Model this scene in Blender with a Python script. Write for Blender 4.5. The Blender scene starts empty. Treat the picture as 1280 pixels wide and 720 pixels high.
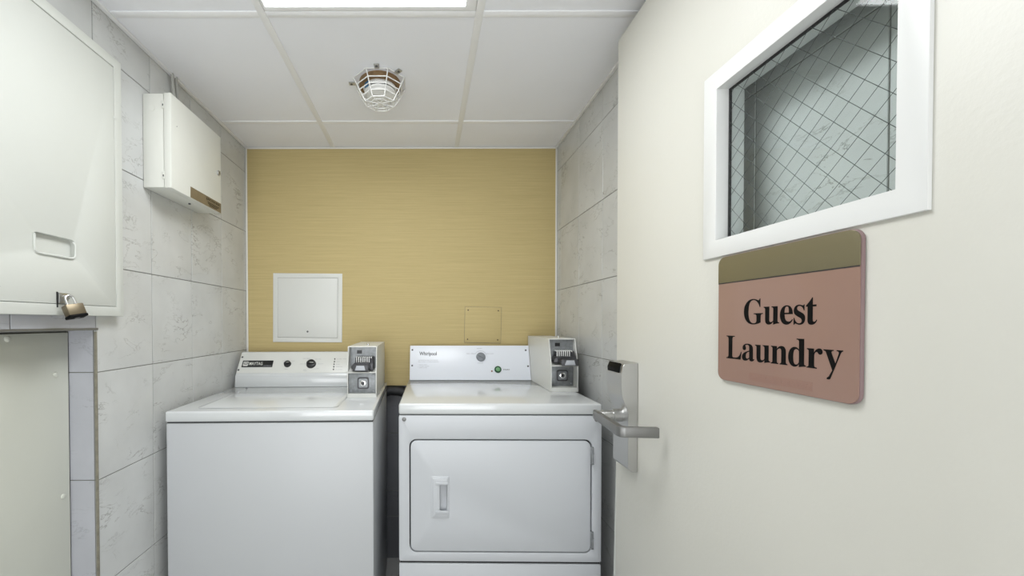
import bpy, bmesh, math, random
from mathutils import Matrix, Vector
random.seed(7)
R = math.radians
SC = bpy.context.scene
COL = SC.collection

# ---------------------------------------------------------------- camera
cam_d = bpy.data.cameras.new('camera')
cam = bpy.data.objects.new('camera', cam_d)
COL.objects.link(cam)
SC.camera = cam
cam_d.sensor_width = 36
cam_d.lens = 500 / 1280 * 36
cam_d.shift_x = 107 / 1280
cam_d.shift_y = 49.5 / 1280
cam_d.clip_start = 0.02
cam.location = (0, 0, 1.2)
cam.rotation_euler = (R(90 - 0.75), R(0.08), 0)

# ---------------------------------------------------------------- world and exposure
w = bpy.data.worlds.new('world')
SC.world = w
w.use_nodes = True
w.node_tree.nodes['Background'].inputs[0].default_value = (0.9, 0.93, 1, 1)
w.node_tree.nodes['Background'].inputs[1].default_value = 0.3
SC.view_settings.view_transform = 'Standard'
SC.view_settings.look = 'None'
SC.view_settings.gamma = 1
SC.view_settings.use_curve_mapping = False
SC.view_settings.exposure = -0.09
LAMP = 14.5            # brightness of the two ceiling panels
FILL = 30.0          # watts of the fill light added unseen behind the camera

fl = bpy.data.lights.new('fill_lamp', 'AREA')
fl.shape = 'RECTANGLE'; fl.size = 1.5; fl.size_y = 1.2
fl.energy = FILL; fl.color = (0.97, 0.985, 1)
flo = bpy.data.objects.new('fill_light', fl)
COL.objects.link(flo)
flo.location = (-0.15, -1.6, 0.80)
flo.rotation_euler = (R(112), 0, 0)

# ---------------------------------------------------------------- materials
def mat(name, col, rough=0.5, metal=0.0, coat=0.0, bump=None, spec=0.5, mottle=None):
    m = bpy.data.materials.new(name)
    m.use_nodes = True
    nt = m.node_tree
    b = nt.nodes['Principled BSDF']
    b.inputs['Base Color'].default_value = (*col, 1)
    b.inputs['Roughness'].default_value = rough
    b.inputs['Metallic'].default_value = metal
    b.inputs['Coat Weight'].default_value = coat
    b.inputs['Coat Roughness'].default_value = 0.08
    b.inputs['Specular IOR Level'].default_value = spec
    tc = nt.nodes.new('ShaderNodeTexCoord')
    if bump:
        n = nt.nodes.new('ShaderNodeTexNoise'); n.inputs['Scale'].default_value = bump[0]
        n.inputs['Detail'].default_value = 3
        nt.links.new(tc.outputs['Object'], n.inputs['Vector'])
        bp = nt.nodes.new('ShaderNodeBump'); bp.inputs['Strength'].default_value = bump[1]
        bp.inputs['Distance'].default_value = bump[2]
        nt.links.new(n.outputs['Fac'], bp.inputs['Height'])
        nt.links.new(bp.outputs['Normal'], b.inputs['Normal'])
    if mottle:
        n = nt.nodes.new('ShaderNodeTexNoise'); n.inputs['Scale'].default_value = mottle[0]
        n.inputs['Detail'].default_value = 5
        nt.links.new(tc.outputs['Object'], n.inputs['Vector'])
        r = nt.nodes.new('ShaderNodeValToRGB')
        r.color_ramp.elements[0].position = 0.3; r.color_ramp.elements[1].position = 0.7
        r.color_ramp.elements[0].color = (*[c * mottle[1] for c in col], 1)
        r.color_ramp.elements[1].color = (*col, 1)
        nt.links.new(n.outputs['Fac'], r.inputs['Fac'])
        nt.links.new(r.outputs['Color'], b.inputs['Base Color'])
    return m

ENAMEL = mat('white_enamel', (0.56, 0.58, 0.605), 0.42, coat=0.0, bump=(420, 0.12, 0.0008))
ENAMEL_W = mat('washer_enamel', (0.53, 0.545, 0.56), 0.40, coat=0.0, bump=(500, 0.04, 0.0005))
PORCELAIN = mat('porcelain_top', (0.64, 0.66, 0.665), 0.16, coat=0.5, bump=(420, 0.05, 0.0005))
PANEL_W = mat('satin_panel', (0.67, 0.675, 0.64), 0.35)
DOORP = mat('cream_door_paint', (0.67, 0.66, 0.60), 0.42, bump=(160, 0.16, 0.002), mottle=(2.5, 0.965))
FRAMEP = mat('white_frame_paint', (0.75, 0.755, 0.74), 0.38, bump=(120, 0.08, 0.001))
CABP = mat('cabinet_paint', (0.61, 0.625, 0.585), 0.6, bump=(220, 0.1, 0.001), mottle=(3, 0.975))
HATCHP = mat('hatch_paint', (0.62, 0.63, 0.56), 0.45, bump=(220, 0.1, 0.001), mottle=(4, 0.95))
BOXP = mat('box_paint', (0.73, 0.735, 0.68), 0.4, mottle=(8, 0.97))
CEILP = mat('ceiling_board', (0.90, 0.91, 0.95), 0.75, bump=(260, 0.15, 0.001), mottle=(3, 0.97))
TEEP = mat('ceiling_tee_paint', (0.93, 0.935, 0.95), 0.45)
TRIMP = mat('white_trim_paint', (0.80, 0.79, 0.74), 0.5)
PLASTER = mat('plaster', (0.74, 0.745, 0.72), 0.8, bump=(90, 0.1, 0.001))
GROUT = mat('grout', (0.20, 0.20, 0.18), 0.85)
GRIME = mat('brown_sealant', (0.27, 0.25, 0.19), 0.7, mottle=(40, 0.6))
SEAL = mat('seam_dark', (0.03, 0.03, 0.032), 0.7)
BLACK = mat('black_plastic', (0.012, 0.012, 0.013), 0.35)
BLACKM = mat('black_metal', (0.03, 0.03, 0.032), 0.35, metal=0.5)
INK = mat('black_ink', (0.003, 0.003, 0.003), 0.6, spec=0.12)
GREYINK = mat('grey_ink', (0.30, 0.31, 0.33), 0.5)
STEEL = mat('brushed_steel', (0.50, 0.50, 0.49), 0.33, metal=0.9, bump=(300, 0.08, 0.0005))
STEELD = mat('dull_steel', (0.24, 0.24, 0.235), 0.42, metal=0.8)
ZINC = mat('zinc_plate', (0.30, 0.315, 0.325), 0.42, metal=0.55, mottle=(70, 0.7))
DARKST = mat('dark_steel', (0.07, 0.07, 0.075), 0.35, metal=0.5)
DINK = mat('dark_grey_ink', (0.05, 0.05, 0.055), 0.5)
CHROME = mat('chrome', (0.80, 0.80, 0.80), 0.12, metal=1)
BRONZE = mat('bronze_body', (0.20, 0.165, 0.11), 0.38, metal=0.7)
PINK = mat('pink_acrylic', (0.30, 0.185, 0.145), 0.22, coat=0.3)
PINKE = mat('pink_edge', (0.25, 0.17, 0.17), 0.3)
TAUPE = mat('taupe_metal', (0.19, 0.165, 0.095), 0.3, metal=0.25)
BROWN = mat('brown_wood', (0.27, 0.165, 0.075), 0.6, mottle=(60, 0.7))
LABELB = mat('brown_label', (0.22, 0.17, 0.10), 0.35, mottle=(25, 0.75))
DETW = mat('detector_plastic', (0.86, 0.86, 0.84), 0.4)
BLUE = mat('blue_sticker', (0.03, 0.16, 0.32), 0.4)
KNOBG = mat('grey_knob', (0.20, 0.215, 0.235), 0.4)
GREEN = mat('green_button', (0.16, 0.36, 0.17), 0.3)
GREEND = mat('dark_green_ring', (0.008, 0.07, 0.025), 0.35)
AMBER = mat('amber_lamp', (0.22, 0.07, 0.03), 0.3)
SCREWM = mat('screw_metal', (0.10, 0.10, 0.105), 0.4, metal=0.2)
CABLEP = mat('grey_cable', (0.42, 0.42, 0.39), 0.6)
GAP_BLACK = mat('gap_black', (0.02, 0.02, 0.022), 0.6)

def marble(name, base, vein, rough=0.22, amount=1.0):
    m = bpy.data.materials.new(name); m.use_nodes = True
    nt = m.node_tree; N = nt.nodes; L = nt.links
    b = N['Principled BSDF']; b.inputs['Roughness'].default_value = rough
    tc = N.new('ShaderNodeTexCoord'); oi = N.new('ShaderNodeObjectInfo')
    mul = N.new('ShaderNodeMath'); mul.operation = 'MULTIPLY'; mul.inputs[1].default_value = 37.0
    L.new(oi.outputs['Random'], mul.inputs[0])
    ad = N.new('ShaderNodeVectorMath'); ad.operation = 'ADD'
    L.new(tc.outputs['Object'], ad.inputs[0]); L.new(mul.outputs[0], ad.inputs[1])
    mp = N.new('ShaderNodeMapping'); mp.inputs['Rotation'].default_value = (0.55, 0.4, 0)
    mp.inputs['Scale'].default_value = (1, 1, 2.1)
    L.new(ad.outputs[0], mp.inputs['Vector'])
    n1 = N.new('ShaderNodeTexNoise'); n1.inputs['Scale'].default_value = 6.5
    n1.inputs['Detail'].default_value = 9; n1.inputs['Roughness'].default_value = 0.62; n1.inputs['Distortion'].default_value = 0.5
    L.new(mp.outputs[0], n1.inputs['Vector'])
    r1 = N.new('ShaderNodeValToRGB'); e = r1.color_ramp.elements
    e[0].position = 0.489; e[0].color = (0, 0, 0, 1); e[1].position = 0.511; e[1].color = (0, 0, 0, 1)
    c = r1.color_ramp.elements.new(0.5); c.color = (1, 1, 1, 1)
    L.new(n1.outputs['Fac'], r1.inputs['Fac'])
    n2 = N.new('ShaderNodeTexNoise'); n2.inputs['Scale'].default_value = 9; n2.inputs['Detail'].default_value = 3
    L.new(ad.outputs[0], n2.inputs['Vector'])
    r2 = N.new('ShaderNodeValToRGB'); r2.color_ramp.elements[0].position = 0.44; r2.color_ramp.elements[1].position = 0.66
    L.new(n2.outputs['Fac'], r2.inputs['Fac'])
    mm = N.new('ShaderNodeMath'); mm.operation = 'MULTIPLY'
    L.new(r1.outputs['Color'], mm.inputs[0]); L.new(r2.outputs['Color'], mm.inputs[1])
    m3 = N.new('ShaderNodeMath'); m3.operation = 'MULTIPLY'; m3.inputs[1].default_value = amount
    L.new(mm.outputs[0], m3.inputs[0])
    n3 = N.new('ShaderNodeTexNoise'); n3.inputs['Scale'].default_value = 6; n3.inputs['Detail'].default_value = 6
    L.new(ad.outputs[0], n3.inputs['Vector'])
    r3 = N.new('ShaderNodeValToRGB'); r3.color_ramp.elements[0].position = 0.3; r3.color_ramp.elements[1].position = 0.7
    r3.color_ramp.elements[0].color = (*[x * 0.86 for x in base], 1); r3.color_ramp.elements[1].color = (*base, 1)
    L.new(n3.outputs['Fac'], r3.inputs['Fac'])
    mx = N.new('ShaderNodeMix'); mx.data_type = 'RGBA'
    L.new(m3.outputs[0], mx.inputs[0]); L.new(r3.outputs['Color'], mx.inputs[6]); mx.inputs[7].default_value = (*vein, 1)
    L.new(mx.outputs[2], b.inputs['Base Color'])
    return m
MARBLE = marble('marble_tile', (0.62, 0.63, 0.62), (0.20, 0.19, 0.17), amount=0.75)
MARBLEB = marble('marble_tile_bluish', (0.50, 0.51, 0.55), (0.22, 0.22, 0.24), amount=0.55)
MARBLE_SHADE = marble('gap_shade_tile', (0.15, 0.155, 0.17), (0.07, 0.07, 0.08), amount=0.6)  # wall marble darkened to stand in for shade between the machines
FLOORM = marble('floor_tile', (0.55, 0.55, 0.54), (0.2, 0.2, 0.2), 0.3)

def wallpaper():
    m = bpy.data.materials.new('grasscloth_wallpaper'); m.use_nodes = True
    nt = m.node_tree; N = nt.nodes; L = nt.links
    b = N['Principled BSDF']; b.inputs['Roughness'].default_value = 0.62
    b.inputs['Specular IOR Level'].default_value = 0.3
    geo = N.new('ShaderNodeNewGeometry')
    mp = N.new('ShaderNodeMapping'); mp.inputs['Scale'].default_value = (10, 1, 520)
    L.new(geo.outputs['Position'], mp.inputs['Vector'])
    n = N.new('ShaderNodeTexNoise'); n.inputs['Scale'].default_value = 1; n.inputs['Detail'].default_value = 5
    n.inputs['Roughness'].default_value = 0.7
    L.new(mp.outputs[0], n.inputs['Vector'])
    mp2 = N.new('ShaderNodeMapping'); mp2.inputs['Scale'].default_value = (3, 1, 190)
    L.new(geo.outputs['Position'], mp2.inputs['Vector'])
    n2 = N.new('ShaderNodeTexNoise'); n2.inputs['Scale'].default_value = 1; n2.inputs['Detail'].default_value = 4
    L.new(mp2.outputs[0], n2.inputs['Vector'])
    av = N.new('ShaderNodeMath'); av.operation = 'ADD'
    L.new(n.outputs['Fac'], av.inputs[0]); L.new(n2.outputs['Fac'], av.inputs[1])
    hf = N.new('ShaderNodeMath'); hf.operation = 'MULTIPLY'; hf.inputs[1].default_value = 0.5
    L.new(av.outputs[0], hf.inputs[0])
    r = N.new('ShaderNodeValToRGB')
    r.color_ramp.elements[0].position = 0.33; r.color_ramp.elements[0].color = (0.465, 0.37, 0.17, 1)
    r.color_ramp.elements[1].position = 0.67; r.color_ramp.elements[1].color = (0.575, 0.465, 0.225, 1)
    L.new(hf.outputs[0], r.inputs['Fac']); L.new(r.outputs['Color'], b.inputs['Base Color'])
    bp = N.new('ShaderNodeBump'); bp.inputs['Strength'].default_value = 0.25; bp.inputs['Distance'].default_value = 0.001
    L.new(n.outputs['Fac'], bp.inputs['Height']); L.new(bp.outputs['Normal'], b.inputs['Normal'])
    return m
PAPER = wallpaper()

def glow(name, s, col=(1, 1, 1)):
    m = bpy.data.materials.new(name); m.use_nodes = True
    b = m.node_tree.nodes['Principled BSDF']
    b.inputs['Base Color'].default_value = (0.9, 0.9, 0.9, 1)
    b.inputs['Emission Color'].default_value = (*col, 1); b.inputs['Emission Strength'].default_value = s
    return m
LIT = glow('lit_diffuser', LAMP, (0.965, 0.985, 1.0))

def pane_glass():
    m = bpy.data.materials.new('window_glass'); m.use_nodes = True
    nt = m.node_tree; N = nt.nodes; L = nt.links
    for n in list(N):
        if n.type == 'BSDF_PRINCIPLED': N.remove(n)
    o = [n for n in N if n.type == 'OUTPUT_MATERIAL'][0]
    t = N.new('ShaderNodeBsdfTransparent'); t.inputs[0].default_value = (0.965, 0.99, 0.985, 1)
    g = N.new('ShaderNodeBsdfGlossy'); g.inputs['Roughness'].default_value = 0.02
    lw = N.new('ShaderNodeLayerWeight'); lw.inputs[0].default_value = 0.5
    pw = N.new('ShaderNodeMath'); pw.operation = 'POWER'; pw.inputs[1].default_value = 4.0
    L.new(lw.outputs['Facing'], pw.inputs[0])
    f = N.new('ShaderNodeMath'); f.operation = 'MULTIPLY_ADD'; f.inputs[1].default_value = 0.5; f.inputs[2].default_value = 0.02
    L.new(pw.outputs[0], f.inputs[0])
    x = N.new('ShaderNodeMixShader')
    L.new(f.outputs[0], x.inputs[0]); L.new(t.outputs[0], x.inputs[1]); L.new(g.outputs[0], x.inputs[2])
    L.new(x.outputs[0], o.inputs[0])
    return m
GLASS = pane_glass()

# ---------------------------------------------------------------- mesh helpers
def merge(bm, t):
    me = bpy.data.meshes.new('tmp'); t.to_mesh(me); t.free()
    bm.from_mesh(me); bpy.data.meshes.remove(me)

def BM(): return bmesh.new()

def box(bm, x0, x1, y0, y1, z0, z1, bev=0, seg=2, M=None):
    t = bmesh.new(); bmesh.ops.create_cube(t, size=1)
    for v in t.verts:
        v.co = Vector((x0 + (v.co.x + .5) * (x1 - x0), y0 + (v.co.y + .5) * (y1 - y0), z0 + (v.co.z + .5) * (z1 - z0)))
    if bev: bmesh.ops.bevel(t, geom=t.edges[:], offset=bev, segments=seg, affect='EDGES', profile=0.5)
    if M: bmesh.ops.transform(t, matrix=M, verts=t.verts)
    merge(bm, t); return bm

def prism(bm, pts, axis, a0, a1, bev=0, seg=2, M=None):
    """pts: outline in the two other axes (x: (y,z); y: (x,z); z: (x,y))"""
    t = bmesh.new()
    def P(p, a):
        return {'x': (a, p[0], p[1]), 'y': (p[0], a, p[1]), 'z': (p[0], p[1], a)}[axis]
    A = [t.verts.new(P(p, a0)) for p in pts]; B = [t.verts.new(P(p, a1)) for p in pts]
    t.faces.new(A); t.faces.new(B[::-1])
    n = len(pts)
    for i in range(n): t.faces.new((A[i], B[i], B[(i + 1) % n], A[(i + 1) % n]))
    bmesh.ops.recalc_face_normals(t, faces=t.faces)
    if bev: bmesh.ops.bevel(t, geom=t.edges[:], offset=bev, segments=seg, affect='EDGES', profile=0.5)
    if M: bmesh.ops.transform(t, matrix=M, verts=t.verts)
    merge(bm, t); return bm

def cyl(bm, p0, p1, r, n=20, r2=None, bev=0):
    p0 = Vector(p0); p1 = Vector(p1); d = p1 - p0
    t = bmesh.new()
    bmesh.ops.create_cone(t, cap_ends=True, segments=n, radius1=r, radius2=r if r2 is None else r2, depth=d.length)
    if bev:
        es = [e for e in t.edges if abs(e.verts[0].co.z - e.verts[1].co.z) < 1e-6 and e.verts[0].co.z > 0]
        bmesh.ops.bevel(t, geom=es, offset=bev, segments=2, affect='EDGES', profile=0.5)
    M = Matrix.Translation((p0 + p1) / 2) @ Vector((0, 0, 1)).rotation_difference(d).to_matrix().to_4x4()
    bmesh.ops.transform(t, matrix=M, verts=t.verts)
    merge(bm, t); return bm

def tube(bm, pts, r, n=8, closed=False):
    P = [Vector(p) for p in pts]; m = len(P); rings = []
    t = bmesh.new(); prev = None
    for i in range(m):
        if closed: d = P[(i + 1) % m] - P[i - 1]
        else: d = P[min(i + 1, m - 1)] - P[max(i - 1, 0)]
        d.normalize()
        if prev is None:
            u = d.orthogonal().normalized()
        else:
            u = prev - d * prev.dot(d); u.normalize()
        prev = u; v = d.cross(u)
        rings.append([t.verts.new(P[i] + (u * math.cos(a) + v * math.sin(a)) * r) for a in [2 * math.pi * k / n for k in range(n)]])
    for i in range(m if closed else m - 1):
        A = rings[i]; B = rings[(i + 1) % m]
        for k in range(n): t.faces.new((A[k], A[(k + 1) % n], B[(k + 1) % n], B[k]))
    if not closed:
        t.faces.new(rings[0][::-1]); t.faces.new(rings[-1])
    bmesh.ops.recalc_face_normals(t, faces=t.faces)
    merge(bm, t); return bm

def lathe(bm, prof, c, n=32, M=None):
    """prof: (radius, height) pairs turned round z at c"""
    t = bmesh.new(); rings = []
    for r, h in prof:
        rings.append([t.verts.new((c[0] + r * math.cos(2 * math.pi * k / n), c[1] + r * math.sin(2 * math.pi * k / n), c[2] + h)) for k in range(n)])
    for A, B in zip(rings, rings[1:]):
        for k in range(n): t.faces.new((A[k], A[(k + 1) % n], B[(k + 1) % n], B[k]))
    t.faces.new(rings[0][::-1]); t.faces.new(rings[-1])
    bmesh.ops.recalc_face_normals(t, faces=t.faces)
    if M: bmesh.ops.transform(t, matrix=M, verts=t.verts)
    merge(bm, t); return bm

def rrect(u0, u1, v0, v1, r, n=6):
    out = []
    for cx, cy, a in ((u1 - r, v1 - r, 0), (u0 + r, v1 - r, 90), (u0 + r, v0 + r, 180), (u1 - r, v0 + r, 270)):
        for k in range(n + 1):
            th = R(a + 90 * k / n); out.append((cx + r * math.cos(th), cy + r * math.sin(th)))
    return out

def rect(u0, u1, v0, v1): return [(u0, v0), (u1, v0), (u1, v1), (u0, v1)]

def plate(bm, loops, t, M=None, bev=0):
    """flat plate in u,v with holes, front at n=0, back at n=-t"""
    b = bmesh.new(); es = []
    for lp in loops:
        vs = [b.verts.new((p[0], p[1], 0)) for p in lp]
        es += [b.edges.new((vs[i], vs[(i + 1) % len(vs)])) for i in range(len(vs))]
    bmesh.ops.triangle_fill(b, use_beauty=True, use_dissolve=False, edges=es, normal=(0, 0, 1))
    for f in b.faces:
        f.normal_update()
        if f.normal.z < 0: f.normal_flip()
    back = bmesh.ops.extrude_face_region(b, geom=b.faces[:])
    for v in back['geom']:
        if isinstance(v, bmesh.types.BMVert): v.co.z -= t
    bmesh.ops.recalc_face_normals(b, faces=b.faces)
    if bev:
        fe = [e for e in b.edges if abs(e.verts[0].co.z) < 1e-7 and abs(e.verts[1].co.z) < 1e-7 and len(e.link_faces) == 2
              and any(abs(f.normal.z) < .5 for f in e.link_faces)]
        bmesh.ops.bevel(b, geom=fe, offset=bev, segments=2, affect='EDGES', profile=0.5)
    if M: bmesh.ops.transform(b, matrix=M, verts=b.verts)
    merge(bm, b); return bm

def frame_m(o, u, v):
    u = Vector(u).normalized(); v = Vector(v).normalized(); n = u.cross(v)
    return Matrix(((u.x, v.x, n.x, o[0]), (u.y, v.y, n.y, o[1]), (u.z, v.z, n.z, o[2]), (0, 0, 0, 1)))

def finish(me, m):
    me.materials.append(m)
    for p in me.polygons: p.use_smooth = True
    me.set_sharp_from_angle(angle=R(32))

def obj(name, bm, m, parent=None, loc=None, centre=True):
    me = bpy.data.meshes.new(name)
    if centre and loc is None and len(bm.verts):
        lo = Vector([min(v.co[i] for v in bm.verts) for i in range(3)]); hi = Vector([max(v.co[i] for v in bm.verts) for i in range(3)])
        c = (lo + hi) / 2
        bmesh.ops.translate(bm, vec=-c, verts=bm.verts)
    else: c = Vector(loc or (0, 0, 0))
    bm.to_mesh(me); bm.free(); finish(me, m)
    o = bpy.data.objects.new(name, me); COL.objects.link(o)
    if parent:
        o.parent = parent
        # the coordinates above are in the frame of the thing; a sub-part subtracts its part's offset
        off = Vector((0, 0, 0)); q = parent
        while q is not None and (q.get('_part') or q.type == 'MESH'):
            off += q.location; q = q.parent
        c = c - off
    o.location = c
    if parent is not None: o['_part'] = 1
    return o

def mesh_from_curve(cu, name):
    o = bpy.data.objects.new(name, cu); COL.objects.link(o)
    bpy.context.view_layer.update()
    me = bpy.data.meshes.new_from_object(o.evaluated_get(bpy.context.evaluated_depsgraph_get()))
    bpy.data.objects.remove(o)
    return me

def text(s, width=None, height=None, M=None, ext=0.0002, bm=None, bold=0):
    """sans lettering as mesh, lower left at the origin of M"""
    cu = bpy.data.curves.new('t', 'FONT'); cu.body = s; cu.size = 1; cu.extrude = 0; cu.resolution_u = 3; cu.offset = bold
    me = mesh_from_curve(cu, 't')
    b = bmesh.new(); b.from_mesh(me); bpy.data.meshes.remove(me); bpy.data.curves.remove(cu)
    xs = [v.co.x for v in b.verts]; ys = [v.co.y for v in b.verts]
    x0, x1, y0, y1 = min(xs), max(xs), min(ys), max(ys)
    sx = width / (x1 - x0) if width else None; sy = height / (y1 - y0) if height else None
    sx = sx or sy; sy = sy or sx
    for v in b.verts: v.co = Vector(((v.co.x - x0) * sx, (v.co.y - (y0 if height else 0)) * sy, ext))
    for f in b.faces:
        f.normal_update()
        if f.normal.z < 0: f.normal_flip()
    if M: bmesh.ops.transform(b, matrix=M, verts=b.verts)
    if bm is None: return b
    merge(bm, b); return bm

def empty(name, loc=(0, 0, 0), rz=0):
    o = bpy.data.objects.new(name, None); COL.objects.link(o)
    o.location = loc; o.rotation_euler = (0, 0, rz); o.empty_display_size = 0.05
    return o

def tag(o, label, cat, group=None):
    o['label'] = label; o['category'] = cat
    if group: o['group'] = group
    return o

def struct(o): o['kind'] = 'structure'; return o
def local_thing(name, loc, label, cat, rz=0):
    return tag(empty(name, loc, rz), label, cat)

# ================================================================ SETTING
XL, XR, YB, ZC = -0.896, 0.650, 2.019, 2.068
XH = -0.974            # face of the low recess under the wall cabinet
YF = -2.0              # end of the corridor behind the camera
NY, NZ = 1.085, 1.183  # far end and head of that recess
ROWS = [0.0, 0.176, 0.471, 0.770, 1.065, 1.358, 1.652, 1.945, ZC - 0.001]

floor = struct(obj('floor', box(BM(), -1.1, 0.9, YF - .1, YB + .1, -0.06, 0), FLOORM))
wl = BM()
box(wl, -1.10, XL - .002, NY + .002, YB + .1, 0, ZC)
box(wl, -1.10, XL - .002, YF, NY + .001, NZ, ZC)
box(wl, -1.10, XH - .006, YF, NY, 0, NZ)
wall_left = struct(obj('wall_left', wl, GROUT))
wall_right = struct(obj('wall_right', box(BM(), XR + .002, 0.9, YF, YB + .1, 0, ZC), GROUT))
wall_back = struct(obj('wall_back', box(BM(), XL - .006, XR + .006, YB + .0062, YB + .1, 0, ZC), GROUT))
wall_front = struct(obj('wall_front', box(BM(), -1.1, 0.9, YF - .1, YF, 0, ZC), PLASTER))
obj('plaster_lining', box(BM(), XR, XR + .005, YF, 0.22, 0, ZC), PLASTER, wall_right)
obj('plaster_lining', box(BM(), XL - .005, XL, YF, -0.033, NZ, ZC), PLASTER, wall_left)

_tc = {}
def tile(parent, axis, face, sgn, a0, a1, z0, z1, m=MARBLE, th=0.008, gap=0.0012):
    """one wall tile; axis = 'x' (on a side wall) or 'y' (on a wall facing the camera)"""
    if a1 - a0 < 0.006 or z1 - z0 < 0.006: return
    key = (axis, round(a1 - a0, 4), round(z1 - z0, 4), th, m.name)
    if key not in _tc:
        ha = (a1 - a0) / 2 - gap; hz = (z1 - z0) / 2 - gap
        b = box(BM(), -th / 2, th / 2, -ha, ha, -hz, hz, 0.0008, 1) if axis == 'x' else box(BM(), -ha, ha, -th / 2, th / 2, -hz, hz, 0.0008, 1)
        me = bpy.data.meshes.new('tile'); b.to_mesh(me); b.free(); finish(me, m); _tc[key] = me
    o = bpy.data.objects.new('tile', _tc[key]); COL.objects.link(o); o.parent = parent
    c = face + sgn * th / 2 + random.uniform(0, 0.0005) * sgn
    loc = Vector((c, (a0 + a1) / 2, (z0 + z1) / 2)) if axis == 'x' else Vector(((a0 + a1) / 2, c, (z0 + z1) / 2))
    o.location = loc - parent.location
    return o

PW = 0.2235
cols_l = [NY + k * PW for k in range(-5, 5)]
cols_far = [c for c in cols_l if c >= NY - .001] + [YB + .004]
cols_near = [c for c in cols_l if c <= NY + .001]
for a, b in zip(cols_far, cols_far[1:]):
    for z0, z1 in zip(ROWS, ROWS[1:]): tile(wall_left, 'x', XL, -1, a, b, z0, z1)
rows_up = [NZ] + [z for z in ROWS if z > NZ]
for a, b in zip(cols_near, cols_near[1:]):
    for i, (z0, z1) in enumerate(zip(rows_up, rows_up[1:])):
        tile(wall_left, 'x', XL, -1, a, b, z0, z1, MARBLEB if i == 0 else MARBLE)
rows_lo = [z for z in ROWS if z < NZ] + [NZ]
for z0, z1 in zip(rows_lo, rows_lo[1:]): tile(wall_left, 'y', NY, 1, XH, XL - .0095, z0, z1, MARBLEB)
cols_r = [1.71 + k * .2288 for k in range(-7, 2)] + [YB + .004]
for a, b in zip(cols_r, cols_r[1:]):
    for z0, z1 in zip(ROWS, ROWS[1:]): tile(wall_right, 'x', XR, 1, max(a, .225), b, z0, z1)
ZP = 0.885             # lower edge of the wallpapered board
rows_b = [0, 0.214, 0.343, 0.638, 0.933]
cols_b = [XL + k * PW for k in range(0, 7)] + [XR]
for a, b in zip(cols_b, cols_b[1:]):
    for z0, z1 in zip(rows_b, rows_b[1:]): tile(wall_back, 'y', YB + .004, 1, a, b, z0, z1, MARBLE_SHADE)
obj('wallpaper_board', box(BM(), XL + .001, XR - .001, YB - .026, YB + .003, ZP, ZC - .001), PAPER, wall_back)
YW = YB - .026         # face of the wallpaper
struct(obj('trim_1', box(BM(), XL + .001, XR - .001, YW - .004, YW, ZC - .009, ZC - .001, .001), TRIMP))
struct(obj('trim_2', box(BM(), XL + .001, XL + .009, YW - .004, YW, ZP, ZC - .0095, .001), TRIMP))
struct(obj('trim_3', box(BM(), XR - .009, XR - .001, YW - .004, YW, ZP, ZC - .0095, .001), TRIMP))
# recess head angle and the grimy sealed corner
struct(obj('trim_4', box(BM(), XL - .001, XL + .004, -0.03, NY + .003, NZ - .003, NZ + .0035, .001), STEELD))
struct(obj('trim_5', box(BM(), XL - .0055, XL + .001, NY - .0012, NY + .0025, 0, NZ - .007, .0008), GRIME))
# wall angles where the ceiling meets the side walls
struct(obj('trim_6', box(BM(), XL, XL + .014, YF, YW - .005, ZC - .006, ZC - .0005, .001), TEEP))
struct(obj('trim_7', box(BM(), XR - .012, XR, YF, YW - .005, ZC - .006, ZC - .0005, .001), TEEP))

ceiling = struct(obj('ceiling', box(BM(), -1.1, 0.9, YF - .1, YB + .1, ZC + .012, ZC + .06), CEILP))
GX = [-1.02, -0.460, 0.150, 0.80]; GY = [YF, -1.30, -0.69, -0.08, 0.53, 1.136, 1.743, YB + .05]
for i in range(3):
    for j in range(7):
        if i == 1 and j == 4: continue
        x0, x1 = max(GX[i], XL - .002), min(GX[i + 1], XR + .002)
        y0, y1 = GY[j], min(GY[j + 1], YB)
        obj('ceiling_panel', box(BM(), x0 + .002, x1 - .002, y0 + .002, y1 - .002, ZC, ZC + .0118, .002, 1), CEILP, ceiling)
for x in GX[1:3]:
    obj('ceiling_bar', box(BM(), x - .011, x + .011, YF, YW - .005, ZC - .003, ZC + .004, .001), TEEP, ceiling)
for y in GY[1:-1]:
    for i in range(3):
        x0, x1 = max(GX[i], XL + .015) + (.011 if i else 0), min(GX[i + 1], XR - .013) - (.011 if i < 2 else 0)
        obj('ceiling_bar', box(BM(), x0, x1, y - .011, y + .011, ZC - .0028, ZC + .004, .001), TEEP, ceiling)

def ceiling_light(y0, y1, label):
    t = local_thing('ceiling_light', (-0.155, (y0 + y1) / 2, ZC), label, 'ceiling light')
    hx, hy = 0.293, (y1 - y0) / 2 - .013
    M = Matrix.Translation((0, 0, -.003)) @ Matrix.Rotation(math.pi, 4, 'X')
    obj('frame', plate(BM(), [rect(-hx, hx, -hy, hy), rect(-hx + .008, hx - .03, -hy + .015, hy - .015)], .012, M, .0015), TEEP, t)
    obj('diffuser', box(BM(), -hx + .006, hx - .028, -hy + .013, hy - .013, .002, .008), LIT, t)
ceiling_light(0.53, 1.136, 'bright white flat ceiling light panel set in the ceiling grid before the caged detector')
#ceiling_light(-1.30, -0.69, 'second lit ceiling panel behind the camera over the corridor')

# hinge jamb of the door
struct(obj('trim_8', box(BM(), 0.565, XR, 0.225, 0.302, 0, ZC - .007, .002), TRIMP))

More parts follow.
